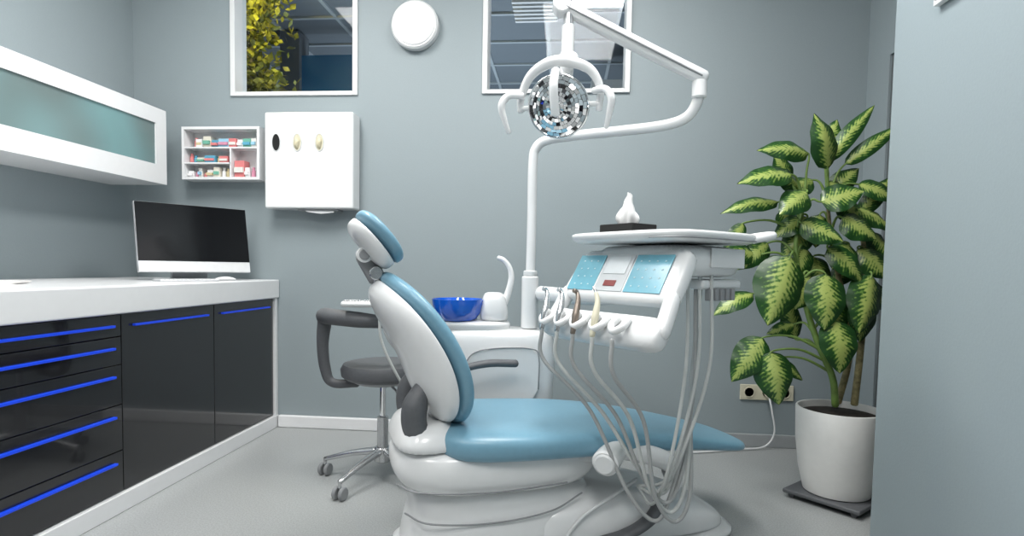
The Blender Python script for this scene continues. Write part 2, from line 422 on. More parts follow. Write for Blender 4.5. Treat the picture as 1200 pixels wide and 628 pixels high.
def fill(xa, xb, z, hmax, n0):
    x = xa; i = n0
    while x < xb-0.03:
        w = random.uniform(0.025, 0.07); w = min(w, xb-x)
        h = random.uniform(0.45, 0.9)*hmax
        if random.random() < 0.65:
            box('carton_%d' % i, (x, sy+0.02+random.uniform(0, .02), z), (x+w-0.004, sy+0.09, z+h), cm[(1, 6, 3, 2, 7, 0, 6, 4, 1)[i % 9]], sh, bevel=0.001)
            box('label_%d' % i, (x+0.003, sy+0.018, z+h*0.3), (x+w-0.007, sy+0.05, z+h*0.6), cm[(i*5+3) % 9], sh)
        else:
            w = 0.026
            lathe('bottle_%d' % i, [(0.011, 0), (0.012, 0.003), (0.012, h*0.7), (0.006, h*0.78), (0.006, h*0.8), (0.008, h*0.8), (0.008, h)], (x+w/2, sy+0.05, z), cm[(i*2) % 9], sh, seg=16)
        x += w; i += 1
    return i
k = fill(sx0+t+0.035, -1.82, 1.683, 0.09, 0)
k = fill(sx0+t+0.005, -1.985, 1.593, 0.07, k)
k = fill(sx0+t+0.005, -1.985, sz0+t, 0.07, k)
k = fill(-1.96, sx1-t-0.005, sz0+t, 0.13, k)

# round wall lamp
rl = Root('round_lamp', (-0.887, YB, 2.391), local=False)
lathe('base_ring', [(0.120, 0.002), (0.138, 0.005), (0.138, 0.045), (0.128, 0.055), (0.120, 0.055)], (-0.887, YB, 2.391), M_white2, rl, axis=(0, -1, 0), seg=56)
lathe('diffuser', [(0.120, 0.05), (0.117, 0.062), (0.09, 0.075), (0.05, 0.081), (0.0, 0.083)], (-0.887, YB, 2.391), mat('opal', (0.85, 0.85, 0.85), 0.3, emit=(1, 1, 1), es=0.15), rl, axis=(0, -1, 0), seg=56)

# sockets
so = Root('power_socket_strip', (1.17, YB, 0.316), local=False)
box('plate', (1.02, YB-0.012, 0.272), (1.315, YB-.001, 0.360), M_cream, so, bevel=0.004)
for i in range(3):
    cx = 1.07+i*0.098
    lathe('socket_%d' % i, [(0.030, 0.0), (0.030, 0.004), (0.026, 0.004), (0.024, -0.006), (0, -0.006)], (cx, YB-0.012, 0.316), M_cream, so, axis=(0, -1, 0), seg=24)
    for s in (-1, 1): cyl('pin_%d_%d' % (i, s), (cx+s*0.009, YB-0.010, 0.316), (cx+s*0.009, YB-0.0125, 0.316), 0.003, M_gap, so, seg=10)
cyl('plug', (1.168, YB-0.016, 0.316), (1.168, YB-0.055, 0.30), 0.018, M_cream, so)
tube('power_cable', [(1.168, YB-0.05, 0.30), (1.18, YB-0.07, 0.22), (1.2, YB-0.06, 0.1), (1.15, YB-0.06, 0.02), (1.0, YB-0.10, 0.008), (0.7, YB-0.2, 0.008)], 0.005, M_lac, so)

# picture on right wall
pic = Root('framed_picture', (XR, 1.7, 2.1), local=False)
box('picture_frame', (XR-0.022, 1.40, 1.83), (XR-.001, 1.95, 2.45), M_lac, pic, bevel=0.003)
box('print', (XR-0.025, 1.41, 1.845), (XR-0.020, 1.94, 2.44), mat('art_print', (0.5, 0.5, 0.52), 0.5, var=0.5, scale=9), pic)

# ---------------------------------------------------------------- potted dieffenbachia
pp_ = L(1.447, 2.52)
pl = Root('potted_dieffenbachia', pp_, YAW)
R45 = Matrix.Rotation(math.radians(38), 4, 'Z')
box('trolley', (-0.16, -0.16, 0.022), (0.16, 0.16, 0.04), M_gray, pl, bevel=0.006, R=R45)
for sx in (-1, 1):
    for sy_ in (-1, 1):
        a = R45 @ Vector((sx*0.13-0.01, sy_*0.13, 0.013)); b = R45 @ Vector((sx*0.13+0.01, sy_*0.13, 0.013))
        cyl('castor_%d_%d' % (sx, sy_), a, b, 0.013, M_gray, pl, seg=16)
lathe('pot', [(0.120, 0.04), (0.134, 0.045), (0.156, 0.14), (0.171, 0.27), (0.175, 0.405), (0.173, 0.412), (0.165, 0.412), (0.162, 0.40), (0.158, 0.35), (0.0, 0.35)], (0, 0, 0), M_pot, pl, seg=56)
lathe('soil', [(0.160, 0.36), (0.160, 0.382), (0.10, 0.392), (0.0, 0.395)], (0, 0, 0), M_soil, pl, seg=40)
LV, LF, LU = [], [], []
def leaf(B, T, w, face, droop=0.0, fold=0.25):
    B = Vector(B); T = Vector(T); ax = T-B; ln = ax.length; axn = ax/ln
    f = Vector(face); f = (f-axn*f.dot(axn)).normalized(); side = axn.cross(f)
    nu, nv = 14, 8; base = len(LV)
    for i in range(nu+1):
        u = i/nu
        hw = w*0.5*(math.sin(math.pi*min(1, u**0.72))**0.75 if 0 < u < 1 else 0.0)
        hw *= (1.0 if u < 0.75 else 1-(u-0.75)*0.9)
        c = B+ax*u+f*(droop*math.sin(math.pi*u)*ln)
        for j in range(nv+1):
            v = j/nv*2-1
            p = c + side*(v*hw) - f*(abs(v)**1.5*hw*fold) + f*(0.014*math.sin(u*18+v*2)*abs(v)*w*2)
            LV.append(p); LU.append((u, (v+1)/2))
    for i in range(nu):
        for j in range(nv):
            a = base+i*(nv+1)+j; LF.append((a, a+1, a+nv+2, a+nv+1))
def P(x, y, dy=0.0):
    # cane and leaf positions in image pixels (27 px = 10 cm), origin on the pot axis
    return Vector(((x-988)/270.0, dy, 1-(y-320)/270.0))
canes = [[P(990, 474, .03), P(1003, 430, .05), P(1004, 390, .05), P(990, 340, .04), P(975, 290, .03), P(965, 235, .02)],
         [P(978, 474, -.03), P(970, 440, -.05), P(950, 400, -.06), P(935, 350, -.04), P(925, 290, -.02), P(935, 240, 0.0)],
         [P(1005, 474, .0), P(1012, 420, .02), P(1016, 360, .03), P(1012, 310, .02), P(1005, 270, .0)]]
for i, c in enumerate(canes):
    tube('cane_%d' % i, c, 0.011, M_cane if i != 1 else M_stem, pl, radii=[0.015, .014, .013, .012, .009, .007][:len(c)])
LS = [(962,190,1020,121,.075,.02,.05),(985,192,1043,147,.07,.03,.0),(958,200,938,138,.13,-.02,-.03),(938,182,872,182,.10,0,-.05),
      (962,180,978,138,.10,.05,.06),(935,222,888,198,.10,.03,.02),(915,208,846,222,.11,-.04,-.1),(930,228,892,256,.12,-.06,-.12),
      (905,238,834,254,.085,0,-.04),(950,238,995,226,.13,-.03,-.06),(1000,215,1042,235,.09,.02,.0),(1000,243,1040,268,.11,.02,.0),
      (940,255,900,280,.10,0,.0),(925,262,968,284,.12,-.05,-.1),(975,255,1012,280,.13,-.03,-.06),(912,300,884,380,.21,-.08,-.12),
      (885,300,838,298,.09,.02,.0),(880,345,831,372,.09,0,-.02),(940,322,922,362,.14,-.04,-.06),(952,320,948,384,.17,-.08,-.12),
      (1008,320,990,388,.16,-.06,-.1),(962,372,966,432,.16,-.1,-.13),(888,395,850,446,.14,-.05,-.08),(893,410,902,470,.16,-.09,-.11),
      (905,420,940,446,.06,-.02,-.02),(990,285,965,315,.12,.0,-.04),(1000,290,1030,325,.13,.0,-.04),(1010,330,1040,362,.12,.0,.0),
      (960,290,998,330,.11,-.03,-.06),(900,285,862,318,.10,.04,.02),(1020,270,1041,305,.11,.03,.0),(930,380,895,392,.06,.0,-.02),
      (950,210,922,222,.10,.04,.05),(1008,250,1042,205,.08,.05,.04),(980,330,1012,300,.09,.05,.04),(920,300,905,335,.12,.05,.05),
      (975,345,985,400,.13,.03,.02),(940,400,925,345,.10,.06,.06),
      (970,225,1005,195,.10,.05,.05),(945,265,915,305,.12,.03,.02),(955,300,965,345,.13,.05,.03),(985,235,1000,262,.11,.02,.0),
      (900,200,930,215,.09,.03,.03),(925,330,890,350,.10,.06,.05),(1000,360,1025,392,.11,.05,.05),(960,250,955,290,.11,.04,.03),
      (1015,300,1044,288,.10,.06,.06),(915,245,935,290,.11,.05,.05),(870,262,846,300,.07,.04,.03),(965,212,990,240,.10,.02,.0),(940,290,920,330,.11,.0,-.02),
      (1012,345,1004,400,.12,.0,-.02),(925,210,905,180,.09,.05,.06)]
allc = [p for c in canes for p in catmull(c, 6)[0][6:]]
for k, (bx, by, tx, ty, w, d0, d1) in enumerate(LS):
    B = P(bx, by, d0); T = P(tx, ty, d1)
    face = Vector((random.uniform(-.25, .25), -1, 0.55+random.uniform(-.2, .3)))
    leaf(B, T, w*1.03, face, droop=random.uniform(0.05, 0.14), fold=random.uniform(.15, .5))
    cand = [p for p in allc if p.z < B.z-0.03] or allc
    c = min(cand, key=lambda p: (p-B).length + 0.0)
    mid = (c+B)/2 + Vector((0, 0, 0.03))
    tube('petiole_%d' % k, [c, mid, B, B+(T-B)*0.25], 0.0045, M_stem, pl, n=5, seg=8, radii=[.007, .005, .004, .002])
me = bpy.data.meshes.new('leaves'); me.from_pydata([tuple(v) for v in LV], [], LF)
uvl = me.uv_layers.new(name='UVMap')
for lp in me.loops: uvl.data[lp.index].uv = LU[lp.vertex_index]
me.materials.append(M_leaf)
for p in me.polygons: p.use_smooth = True
lo = link(bpy.data.objects.new('leaves', me)); lo.parent = pl.o

# ---------------------------------------------------------------- stool
st = Root('dentist_stool', L(-0.594, 2.68, 0), YAW)
lathe('seat', [(0.0, 0.475), (0.165, 0.478), (0.188, 0.495), (0.192, 0.525), (0.18, 0.548), (0.14, 0.556), (0.0, 0.553)], (0, 0, 0), M_gray, st, seg=48)
lathe('seat_pan', [(0.0, 0.455), (0.12, 0.458), (0.16, 0.478), (0.0, 0.478)], (0, 0, 0), M_gray2, st)
cyl('gas_column', (0, 0, 0.10), (0, 0, 0.30), 0.026, M_steel, st)
cyl('gas_piston', (0, 0, 0.29), (0, 0, 0.46), 0.014, M_chrome, st)
cyl('hub', (0, 0, 0.085), (0, 0, 0.155), 0.04, M_steel, st)
for i in range(5):
    a = math.radians(172+72*i); ca, sa = math.cos(a), math.sin(a)
    tube('leg_%d' % i, [(ca*0.03, sa*0.03, 0.135), (ca*0.15, sa*0.15, 0.115), (ca*0.285, sa*0.285, 0.078)], 0.017, M_steel, st, radii=[0.022, 0.018, 0.013], flat=0.8)
    cyl('caster_stem_%d' % i, (ca*0.285, sa*0.285, 0.05), (ca*0.285, sa*0.285, 0.085), 0.008, M_steel, st, seg=12)
    px, py = -sa, ca
    if i in (0, 1): px, py = math.cos(0.9), math.sin(0.9)*-0.3
    n = math.hypot(px, py); px /= n; py /= n
    for s in (-1, 1):
        cyl('caster_%d_%d' % (i, s), (ca*0.285+px*s*0.008, sa*0.285+py*s*0.008, 0.029), (ca*0.285+px*s*0.026, sa*0.285+py*s*0.026, 0.029), 0.029, M_gray2, st, seg=24)
tube('arm_pad', [(0.06, -0.17, 0.755), (-0.06, -0.19, 0.765), (-0.18, -0.15, 0.772), (-0.255, -0.05, 0.768), (-0.27, 0.06, 0.76)], 0.036, M_gray, st, flat=0.95, radii=[0.028, .036, .038, .04, .03])
tube('arm_stem', [(-0.262, -0.03, 0.75), (-0.275, -0.02, 0.64), (-0.27, -0.0, 0.52), (-0.235, 0.0, 0.452), (-0.12, 0.0, 0.452)], 0.025, M_gray, st, radii=[.034, .028, .026, .022, .02], flat=0.8)
tube('height_lever', [(0.02, -0.02, 0.46), (0.08, -0.12, 0.45), (0.11, -0.19, 0.44)], 0.006, M_steel, st)

# ---------------------------------------------------------------- dental chair
ch = Root('dental_chair', L(-0.017, 2.08, 0), math.radians(17)+YAW)
seatS = [(-.275, .12, .405, .450, 0), (-.265, .21, .385, .478, .0), (-.22, .27, .368, .497, .008), (-.10, .295, .362, .50, .018), (.05, .30, .360, .495, .022), (.22, .295, .358, .486, .02),
         (.38, .28, .356, .468, .016), (.52, .255, .35, .445, .012), (.66, .23, .338, .415, .008), (.80, .20, .318, .382, .006), (.90, .17, .303, .356, .003), (.95, .125, .30, .338, 0), (.965, .06, .308, .326, 0)]
loft('seat_cushion', [sec_yz(x, w, a, b, 3.0, dip=dp) for x, w, a, b, dp in seatS], M_vinyl, ch, subs=2)
loft('seat_pan', [sec_yz(x, w, a, b, 3) for x, w, a, b in ((-.24, .12, .35, .40), (-.2, .2, .335, .405), (0, .235, .33, .405), (.3, .235, .33, .40), (.5, .2, .325, .385), (.62, .15, .325, .37), (.66, .08, .33, .36))], M_white2, ch)
path = [(-.215, .47), (-.205, .53), (-.215, .60), (-.238, .67), (-.272, .745), (-.32, .825), (-.375, .90), (-.425, .955), (-.443, .972)]
wid = [.13, .215, .255, .275, .275, .258, .215, .13, .05]
def backring(i, off, th_f, th_b, ws, n, N=32, wrap=0.035):
    p = Vector((path[i][0], 0, path[i][1]))
    q0 = path[max(i-1, 0)]; q1 = path[min(i+1, len(path)-1)]
    T = Vector((q1[0]-q0[0], 0, q1[1]-q0[1])).normalized(); Nn = Vector((T.z, 0, -T.x))
    w = wid[i]*ws; out = []
    for k in range(N):
        t = 2*math.pi*k/N; y = w*spow(math.cos(t), 2/n); s = spow(math.sin(t), 2/n)
        nn = off + (th_f*s if s > 0 else th_b*s) + wrap*(y/0.27)**2
        out.append(p + Nn*nn + Vector((0, y, 0)))
    return out
tap = [.5, .9, 1, 1, 1, 1, .95, .8, .45]
loft('backrest_cushion', [backring(i, 0.0, .035*tap[i], .035*tap[i], 1.0, 3.0) for i in range(9)], M_vinyl, ch, subs=2)
tb = [.35, .8, 1, 1.05, 1.0, .95, .85, .6, .3]
loft('backrest_shell', [backring(i, -0.03, .012, .095*tb[i], 0.985, 2.4, wrap=0.028) for i in range(9)], M_white, ch, subs=2)
hc = Vector((-.462, 0, 1.085)); Th = Vector((-.66, 0, .75)).normalized(); Nh = Vector((Th.z, 0, -Th.x))
def hring(s, w, off, tf, tbk, n=2.8, N=28, wrap=0.02):
    out = []
    for k in range(N):
        t = 2*math.pi*k/N; y = w*spow(math.cos(t), 2/n); q = spow(math.sin(t), 2/n)
        out.append(hc + Th*s + Vector((0, y, 0)) + Nh*(off+(tf*q if q > 0 else tbk*q)+wrap*(y/0.14)**2))
    return out
hs = [(-.105, .04, .3), (-.095, .09, .7), (-.06, .125, 1), (0, .138, 1), (.06, .125, 1), (.095, .09, .7), (.105, .04, .3)]
loft('headrest_cushion', [hring(s, w, .012, .03*k, .022*k) for s, w, k in hs], M_vinyl, ch, subs=2)
loft('headrest_shell', [hring(s*.95, w*.95, -.018, .012, .04*k, 2.4, wrap=.015) for s, w, k in hs], M_white, ch, subs=2)
cyl('headrest_knuckle', (-.50, -.05, 1.035), (-.50, .05, 1.035), .026, M_white, ch)
cyl('headrest_knuckle_cap', (-.50, -.057, 1.035), (-.50, -.05, 1.035), .017, M_gray2, ch)
tube('headrest_link', [(-.50, 0, 1.035), (-.475, 0, .99), (-.455, 0, .955)], .02, M_gray2, ch, flat=1.5)
cyl('headrest_joint', (-.462, -.045, .975), (-.462, .045, .975), .022, M_steel, ch)
tube('headrest_bar', [(-.462, 0, .975), (-.45, 0, .90), (-.40, 0, .84)], .013, M_steel, ch, flat=2.0)
tube('back_bracket', [(-.31, -.13, .62), (-.345, -.14, .55), (-.34, -.14, .47), (-.27, -.14, .40)], .04, M_gray, ch, radii=[.03, .045, .045, .04], flat=0.9)
tube('back_bracket_far', [(-.30, .13, .62), (-.335, .14, .55), (-.33, .14, .47), (-.27, .14, .40)], .04, M_gray, ch, radii=[.03, .042, .045, .04], flat=0.9)
tube('armrest', [(-.16, .285, .555), (-.09, .29, .59), (.01, .29, .608), (.125, .285, .605)], .02, M_gray, ch, radii=[.016, .02, .022, .022], flat=0.75)
tube('armrest_post', [(-.16, .285, .555), (-.20, .275, .50), (-.24, .24, .42)], .018, M_gray, ch)
loft('seat_housing', [sec_xy(z, x0, x1, -w, w, 3.2) for z, x0, x1, w in ((.255, -.30, .22, .17), (.262, -.36, .27, .215), (.30, -.405, .31, .245), (.345, -.415, .33, .255), (.385, -.41, .33, .25), (.405, -.39, .31, .235), (.41, -.34, .27, .20))], M_white, ch, subs=2)
loft('rear_cowl', [sec_xy(z, x0, x1, -w, w, 3) for z, x0, x1, w in ((.39, -.42, -.15, .225), (.44, -.41, -.18, .215), (.475, -.39, -.2, .19), (.495, -.36, -.22, .15), (.50, -.33, -.25, .09))], M_white, ch, subs=2)
tube('housing_groove', [(-.40, -.14, .30), (-.33, -.222, .295), (-.1, -.247, .285), (.15, -.235, .29)], .003, M_gray2, ch)
loft('lift_column', [sec_xy(z, x0, x1, -w, w, 3.2) for z, x0, x1, w in ((.0, -.38, .30, .22), (.05, -.375, .32, .22), (.13, -.36, .34, .215), (.20, -.345, .32, .205), (.245, -.33, .28, .19), (.27, -.30, .22, .17))], M_white, ch, subs=2)
tube('column_groove', [(-.37, -.10, .185), (-.30, -.192, .18), (-.1, -.214, .17), (.1, -.216, .19), (.22, -.20, .235)], .003, M_gray2, ch)
loft('base_foot', [sec_yz(x, w, -h*0.0, h, 3.0) for x, w, h in ((.02, .20, .16), (.10, .225, .22), (.25, .235, .235), (.40, .235, .225), (.55, .225, .19), (.68, .205, .15), (.78, .175, .11), (.85, .13, .07), (.88, .07, .03))], M_white, ch, subs=2)
loft('floor_plate', [sec_xy(z, -.40, .90, -.25, .25, 4) for z in (0, .004, .02, .026)], M_white2, ch)
tube('foot_ridge', [(.12, -.228, .05), (.2, -.236, .16), (.32, -.225, .22), (.45, -.16, .245)], .006, M_white2, ch)
tube('foot_accent', [(.26, -.23, .075), (.36, -.255, .095), (.46, -.25, .14), (.52, -.21, .19)], .03, M_gray, ch, radii=[.02, .03, .03, .022], flat=0.6)
cyl('arm_hub', (.36, -.20, .405), (.235, -.335, .378), .044, M_white, ch)
cyl('arm_hub_cap', (.237, -.333, .378), (.229, -.342, .3765), .034, M_white2, ch)
tube('front_arm', [(.34, -.24, .385), (.44, -.27, .37), (.52, -.265, .33), (.54, -.255, .26), (.5, -.24, .2)], .028, M_white, ch, radii=[.03, .034, .032, .03, .028])
cyl('arm_pivot', (.52, -.28, .30), (.535, -.24, .305), .03, M_gray2, ch)
boxes('label_foot', [((.34, -.262, .0), (.405, -.235, .065))], M_white2, ch, bevel=.004)
box('green_label', (.345, -.268, .03), (.40, -.262, .055), M_green, ch)

# ---------------------------------------------------------------- cuspidor unit
cu = Root('cuspidor_unit', L(-0.055, 2.62, 0), YAW)
loft('body', [sec_xy(z, a, b, -w, w, 3.8) for z, a, b, w in ((0.0, -.20, .22, .12), (.02, -.20, .22, .12), (.40, -.23, .245, .125), (.55, -.245, .255, .13), (.66, -.26, .255, .13), (.705, -.26, .24, .125), (.725, -.245, .21, .11), (.73, -.2, .15, .09))], M_white, cu, subs=2)
loft('door_relief', [[Vector((x, -.132-dy, z)) for x, z in ((-.14, .48), (-.14, .58), (-.10, .635), (.0, .655), (.14, .655), (.175, .62), (.175, .48), (.14, .42), (-.1, .42))] for dy in (0.0, .008)], M_white2, cu, subs=0)
tube('relief_groove', [(-.14, -.141, .48), (-.14, -.141, .58), (-.10, -.141, .635), (.0, -.141, .655), (.14, -.141, .655), (.175, -.141, .62), (.175, -.141, .48)], .003, M_gray2, cu, n=4)
loft('spittoon_base', [sec_xy(z, a, b, -w, w, 3) for z, a, b, w in ((.69, -.16, .03, .08), (.72, -.25, .05, .10), (.75, -.28, .05, .115), (.765, -.275, .045, .11))], M_white, cu)
lathe('spittoon_bowl', [(0.06, 0), (.085, .010), (.108, .045), (.116, .085), (.118, .10), (.112, .10), (.106, .08), (.08, .03), (.03, .015), (0, .014)], (-.188, -.02, .758), M_bowl, cu, seg=48)
loft('spout_block', [sec_xy(z, a, b, -w, w, 3.2) for z, a, b, w in ((.75, -.09, .04, .07), (.80, -.09, .04, .075), (.86, -.08, .03, .07), (.885, -.07, .015, .06), (.89, -.055, .0, .04))], M_white, cu)
tube('rinse_faucet', [(.01, 0, .82), (.035, 0, .88), (.05, 0, .95), (.042, 0, 1.00), (.015, 0, 1.035), (-.01, 0, 1.045)], .012, M_white, cu, radii=[.018, .016, .014, .012, .011, .010])
tube('assistant_arm', [(-.20, 0.02, .62), (-.34, 0.0, .62), (-.44, -.06, .64), (-.48, -.12, .72), (-.49, -.13, .82)], .02, M_white, cu, radii=[.028, .024, .02, .018, .016])
ah = Matrix.Translation((-.55, -.13, .835))
box('assistant_holder', (-.12, -.05, -.013), (.09, .05, .013), M_white2, cu, bevel=.012, R=ah)
box('holder_tray', (-.11, -.04, .013), (.08, .04, .017), M_steel, cu, bevel=.001, R=ah)
cyl('holder_ring', (-.50, -.195, .815), (-.50, -.195, .855), .016, M_gray2, cu, seg=20)
cyl('suction_tip', (-.50, -.195, .80), (-.49, -.195, .98), .010, M_steel, cu, seg=16, r2=.006)
tube('suction_hose', [(-.50, -.195, .81), (-.49, -.19, .68), (-.42, -.17, .52), (-.34, -.1, .36), (-.28, -.02, .2), (-.19, 0, .17)], .006, M_hose, cu)

fh = Root('floor_hose', L(-0.4, 1.95, 0), YAW)
tube('hose', [(-.0, .0, .006), (-.06, -.03, .02), (-.1, .03, .04), (-.05, .10, .02), (.05, .12, .01), (.12, .04, .01)], .004, M_steel, fh)

# ---------------------------------------------------------------- operating light
PD = 2.60; PLX = .080
ol = Root('dental_operating_light', L(PLX, PD, .73), local=False)
cyl('pole_sleeve', L(PLX, PD, .731), L(PLX, PD, .965), .038, M_white, ol)
cyl('sleeve_collar', L(PLX, PD, .965), L(PLX, PD, .99), .031, M_white2, ol)
tube('pole_and_lower_arm', [L(PLX, PD, .97), L(PLX+.002, PD, 1.2), L(PLX+.002, PD, 1.46), L(.095, 2.595, 1.53), L(.14, 2.58, 1.562), L(.25, 2.53, 1.572), L(.45, 2.42, 1.572), L(.60, 2.34, 1.578), L(.67, 2.295, 1.60), L(.698, 2.265, 1.65), L(.70, 2.25, 1.70)], .021, M_white, ol, n=10, seg=20)
cyl('elbow_collar', L(.70, 2.25, 1.66), L(.70, 2.25, 1.725), .028, M_white, ol)
tube('spring_arm', [L(.715, 2.25, 1.735), L(.45, 2.23, 1.848), L(.165, 2.2, 1.972)], .028, M_white, ol, seg=20, flat=1.0)
cyl('spring_arm_knuckle', L(.165, 2.17, 1.972), L(.165, 2.235, 1.972), .033, M_white, ol)
tube('arm_seam', [L(.70, 2.222, 1.735), L(.18, 2.172, 1.96)], .0035, M_gray2, ol)
cyl('drop_neck', L(.192, 2.2, 1.955), L(.192, 2.2, 1.90), .018, M_steel, ol)
cyl('drop_tube', L(.192, 2.2, 1.90), L(.190, 2.2, 1.79), .024, M_white, ol)
cyl('drop_tube_lower', L(.190, 2.2, 1.80), L(.188, 2.2, 1.71), .029, M_white, ol, r2=.024)
lc = L(.155, 2.13, 1.585)
ln = (L(-.10, 1.3, 1.25)-lc).normalized()
la, lb = basis(ln); lb = lb if lb.z > 0 else -lb
if la.dot(L(1, 0, 0)) < 0: la = -la
def Q(a, b, n=0.0): return lc + la*a + lb*b + ln*n
lathe('reflector_back', [(.0, -.085), (.05, -.08), (.085, -.06), (.106, -.02), (.110, -.008)], lc, M_white2, ol, axis=ln, seg=48)
V, F = [], []; nr, ns = 8, 26
for i in range(nr):
    for k in range(ns):
        off = 0.5*(i % 2)
        r0, r1 = .106*i/nr+.0006, .106*(i+1)/nr-.0006
        t0, t1 = 2*math.pi*(k+off+.03)/ns, 2*math.pi*(k+off+.97)/ns
        n0 = len(V)
        ga, gb = random.uniform(-.35, .35), random.uniform(-.35, .35)
        rm, tm = (r0+r1)/2, (t0+t1)/2; cxm, cym = rm*math.cos(tm), rm*math.sin(tm)
        base = .022*(1-(rm/.106)**2)+.004
        for r_, t_ in ((r0, t0), (r0, t1), (r1, t1), (r1, t0)):
            x_, y_ = r_*math.cos(t_), r_*math.sin(t_)
            V.append(Q(x_, y_, base - (r_-rm)*.42*rm/.106 + (x_-cxm)*ga + (y_-cym)*gb))
        F.append((n0, n0+1, n0+2, n0+3))
fin('mirror_facets', V, F, M_chrome, ol)
lathe('mirror_bed', [(.0, .020), (.05, .015), (.09, .004), (.106, -.004), (.106, -.012)], lc, M_gray, ol, axis=ln, seg=40)
tube('dish_rim', [Q(.109*math.cos(2*math.pi*k/40), .109*math.sin(2*math.pi*k/40), -.002) for k in range(41)], .005, M_chrome, ol, n=1, seg=8, cap=False)
tube('bulb_shield', [Q(.0, .125, .01), Q(.0, .08, .055), Q(0, .02, .062), Q(0, -.02, .055)], .016, M_white, ol, flat=0.6)
tube('yoke', [Q(.145, -.02, -.01), Q(.15, .05, -.02), Q(.115, .115, -.025), Q(.04, .148, -.02), Q(-.03, .148, -.02), Q(-.10, .11, -.02), Q(-.14, .04, -.015), Q(-.145, -.01, -.01)], .014, M_white, ol, radii=[.012, .014, .017, .02, .02, .017, .014, .012])
tube('yoke_mount', [Q(.04, .15, -.03), Q(.05, .155, -.05), L(.188, 2.2, 1.74)], .022, M_white, ol)
for s in (-1, 1):
    tube('yoke_pin_%d' % s, [Q(s*.105, 0, -.01), Q(s*.15, 0, -.01)], .010, M_white, ol)
    tube('handle_%d' % s, [Q(s*.13, .045, 0), Q(s*.175, .05, .03), Q(s*.198, .02, .05), Q(s*.19, -.03, .055), Q(s*.178, -.075, .055)], .011, M_white, ol, radii=[.012, .013, .014, .011, .008])

# ---------------------------------------------------------------- delivery unit
du = Root('dental_delivery_unit', L(.456, 1.906, 0), math.radians(35.9)+YAW)
def rrect(z, x0, x1, y0, y1, n=5): return sec_xy(z, x0, x1, y0, y1, n, 48)
loft('tray', [rrect(1.083, -.16, .225, -.235, .215), rrect(1.088, -.185, .245, -.255, .235), rrect(1.104, -.195, .252, -.262, .243), rrect(1.112, -.195, .252, -.262, .243), rrect(1.118, -.188, .246, -.256, .237), rrect(1.119, -.17, .23, -.24, .22), rrect(1.116, -.165, .225, -.235, .215)], M_white, du, subs=1)
tube('tray_seam', [(-.190, -.15, 1.095), (-.18, -.22, 1.095), (-.10, -.256, 1.095), (.05, -.258, 1.095), (.2, -.25, 1.095)], .002, M_gray2, du)
loft('body', [rrect(.98, -.06, .17, -.19, .10), rrect(.99, -.09, .195, -.215, .14), rrect(1.03, -.12, .21, -.225, .17), rrect(1.09, -.13, .215, -.23, .19)], M_white, du, subs=1)
boxes('body_panel', [((-.0, -.228, 1.01), (.17, -.222, 1.07))], M_white2, du, bevel=.003)
tube('tray_grip', [(.19, -.24, 1.10), (.25, -.27, 1.115), (.29, -.22, 1.12), (.275, -.15, 1.11)], .012, M_white, du)
cyl('joint', (.05, -.03, .90), (.05, -.03, 1.0), .045, M_white2, du)
box('lower_bracket', (.0, -.20, .945), (.20, -.05, .975), M_white2, du, bevel=.01)
boxes('connector_row', [((.03+i*.028, -.205, .91), (.048+i*.028, -.185, .947)) for i in range(5)], M_gray2, du, bevel=.003)
vd = Vector((-.155, 0, -.258)).normalized(); nd = Vector((vd.z, 0, -vd.x)); nd = nd if nd.z > 0 else -nd
O0 = Vector((-.110, 0, 1.050))
def K(u, v, n=0.0):
    return O0 + Vector((0, -1, 0))*u + vd*v + nd*n
def kring(v, hl, hr, n0, n1, r=4.0, N=24):
    c = (hr-hl)/2; hw = (hr+hl)/2
    return [K(c+hw*spow(math.cos(2*math.pi*k/N), 2/r), v, (n0+n1)/2+(n1-n0)/2*spow(math.sin(2*math.pi*k/N), 2/r)) for k in range(N)]
loft('console_panel', [kring(v, hl, hr, a, b, 6) for v, hl, hr, a, b in ((-.022, .19, .225, -.04, .0), (-.01, .205, .24, -.05, .008), (.06, .215, .245, -.05, .012), (.14, .225, .248, -.045, .014), (.160, .225, .248, -.04, .010), (.168, .215, .24, -.03, .0))], M_white, du, subs=1)
for s, o_ in ((-1, .205), (1, .225)):
    loft('console_arm_%d' % s, [[K(s*(o_+.006*i)+dx, v, n) for dx, n in ((-.022, -.035), (.024, -.035), (.026, 0.0), (.017, .014), (-.014, .014), (-.022, 0.0))] for i, v in enumerate((.12, .16, .22, .275))], M_white, du, subs=1)
loft('holder_bar', [kring(v, hl, hr, a, b, 6) for v, hl, hr, a, b in ((.213, .21, .225, -.03, .01), (.219, .235, .25, -.04, .02), (.255, .245, .258, -.05, .028), (.297, .24, .252, -.045, .02), (.312, .225, .235, -.03, .0))], M_white, du, subs=1)
def kplate(name, u0, u1, v0, v1, n, m, h=.003):
    V = [K(u, v, n) for u, v in ((u0, v0), (u1, v0), (u1, v1), (u0, v1))]+[K(u, v, n+h) for u, v in ((u0, v0), (u1, v0), (u1, v1), (u0, v1))]
    return fin(name, V, BF, m, du, bevel=.0012)
kplate('keypad_left', -.195, -.075, .012, .143, .0115, M_disp)
kplate('keypad_centre', -.068, .05, .012, .143, .0115, M_disp2)
kplate('keypad_right', .057, .198, .012, .143, .0115, M_disp)
kplate('screen', -.055, .037, .020, .082, .0145, mat('lcd_pale', (.62, .66, .68), .25), .002)
kplate('readout', -.035, .015, .105, .126, .0145, M_red, .002)
n = 0
for cx, nx in ((-.135, 3), (.128, 4)):
    for i in range(nx):
        for j in range(4):
            u = cx+(i-(nx-1)/2)*.031; v = .035+j*.029
            kplate('button_%d' % n, u-.003, u+.003, v-.0025, v+.0025, .0145, M_btn, .0012); n += 1
us = [-.19, -.115, -.04, .045, .125]
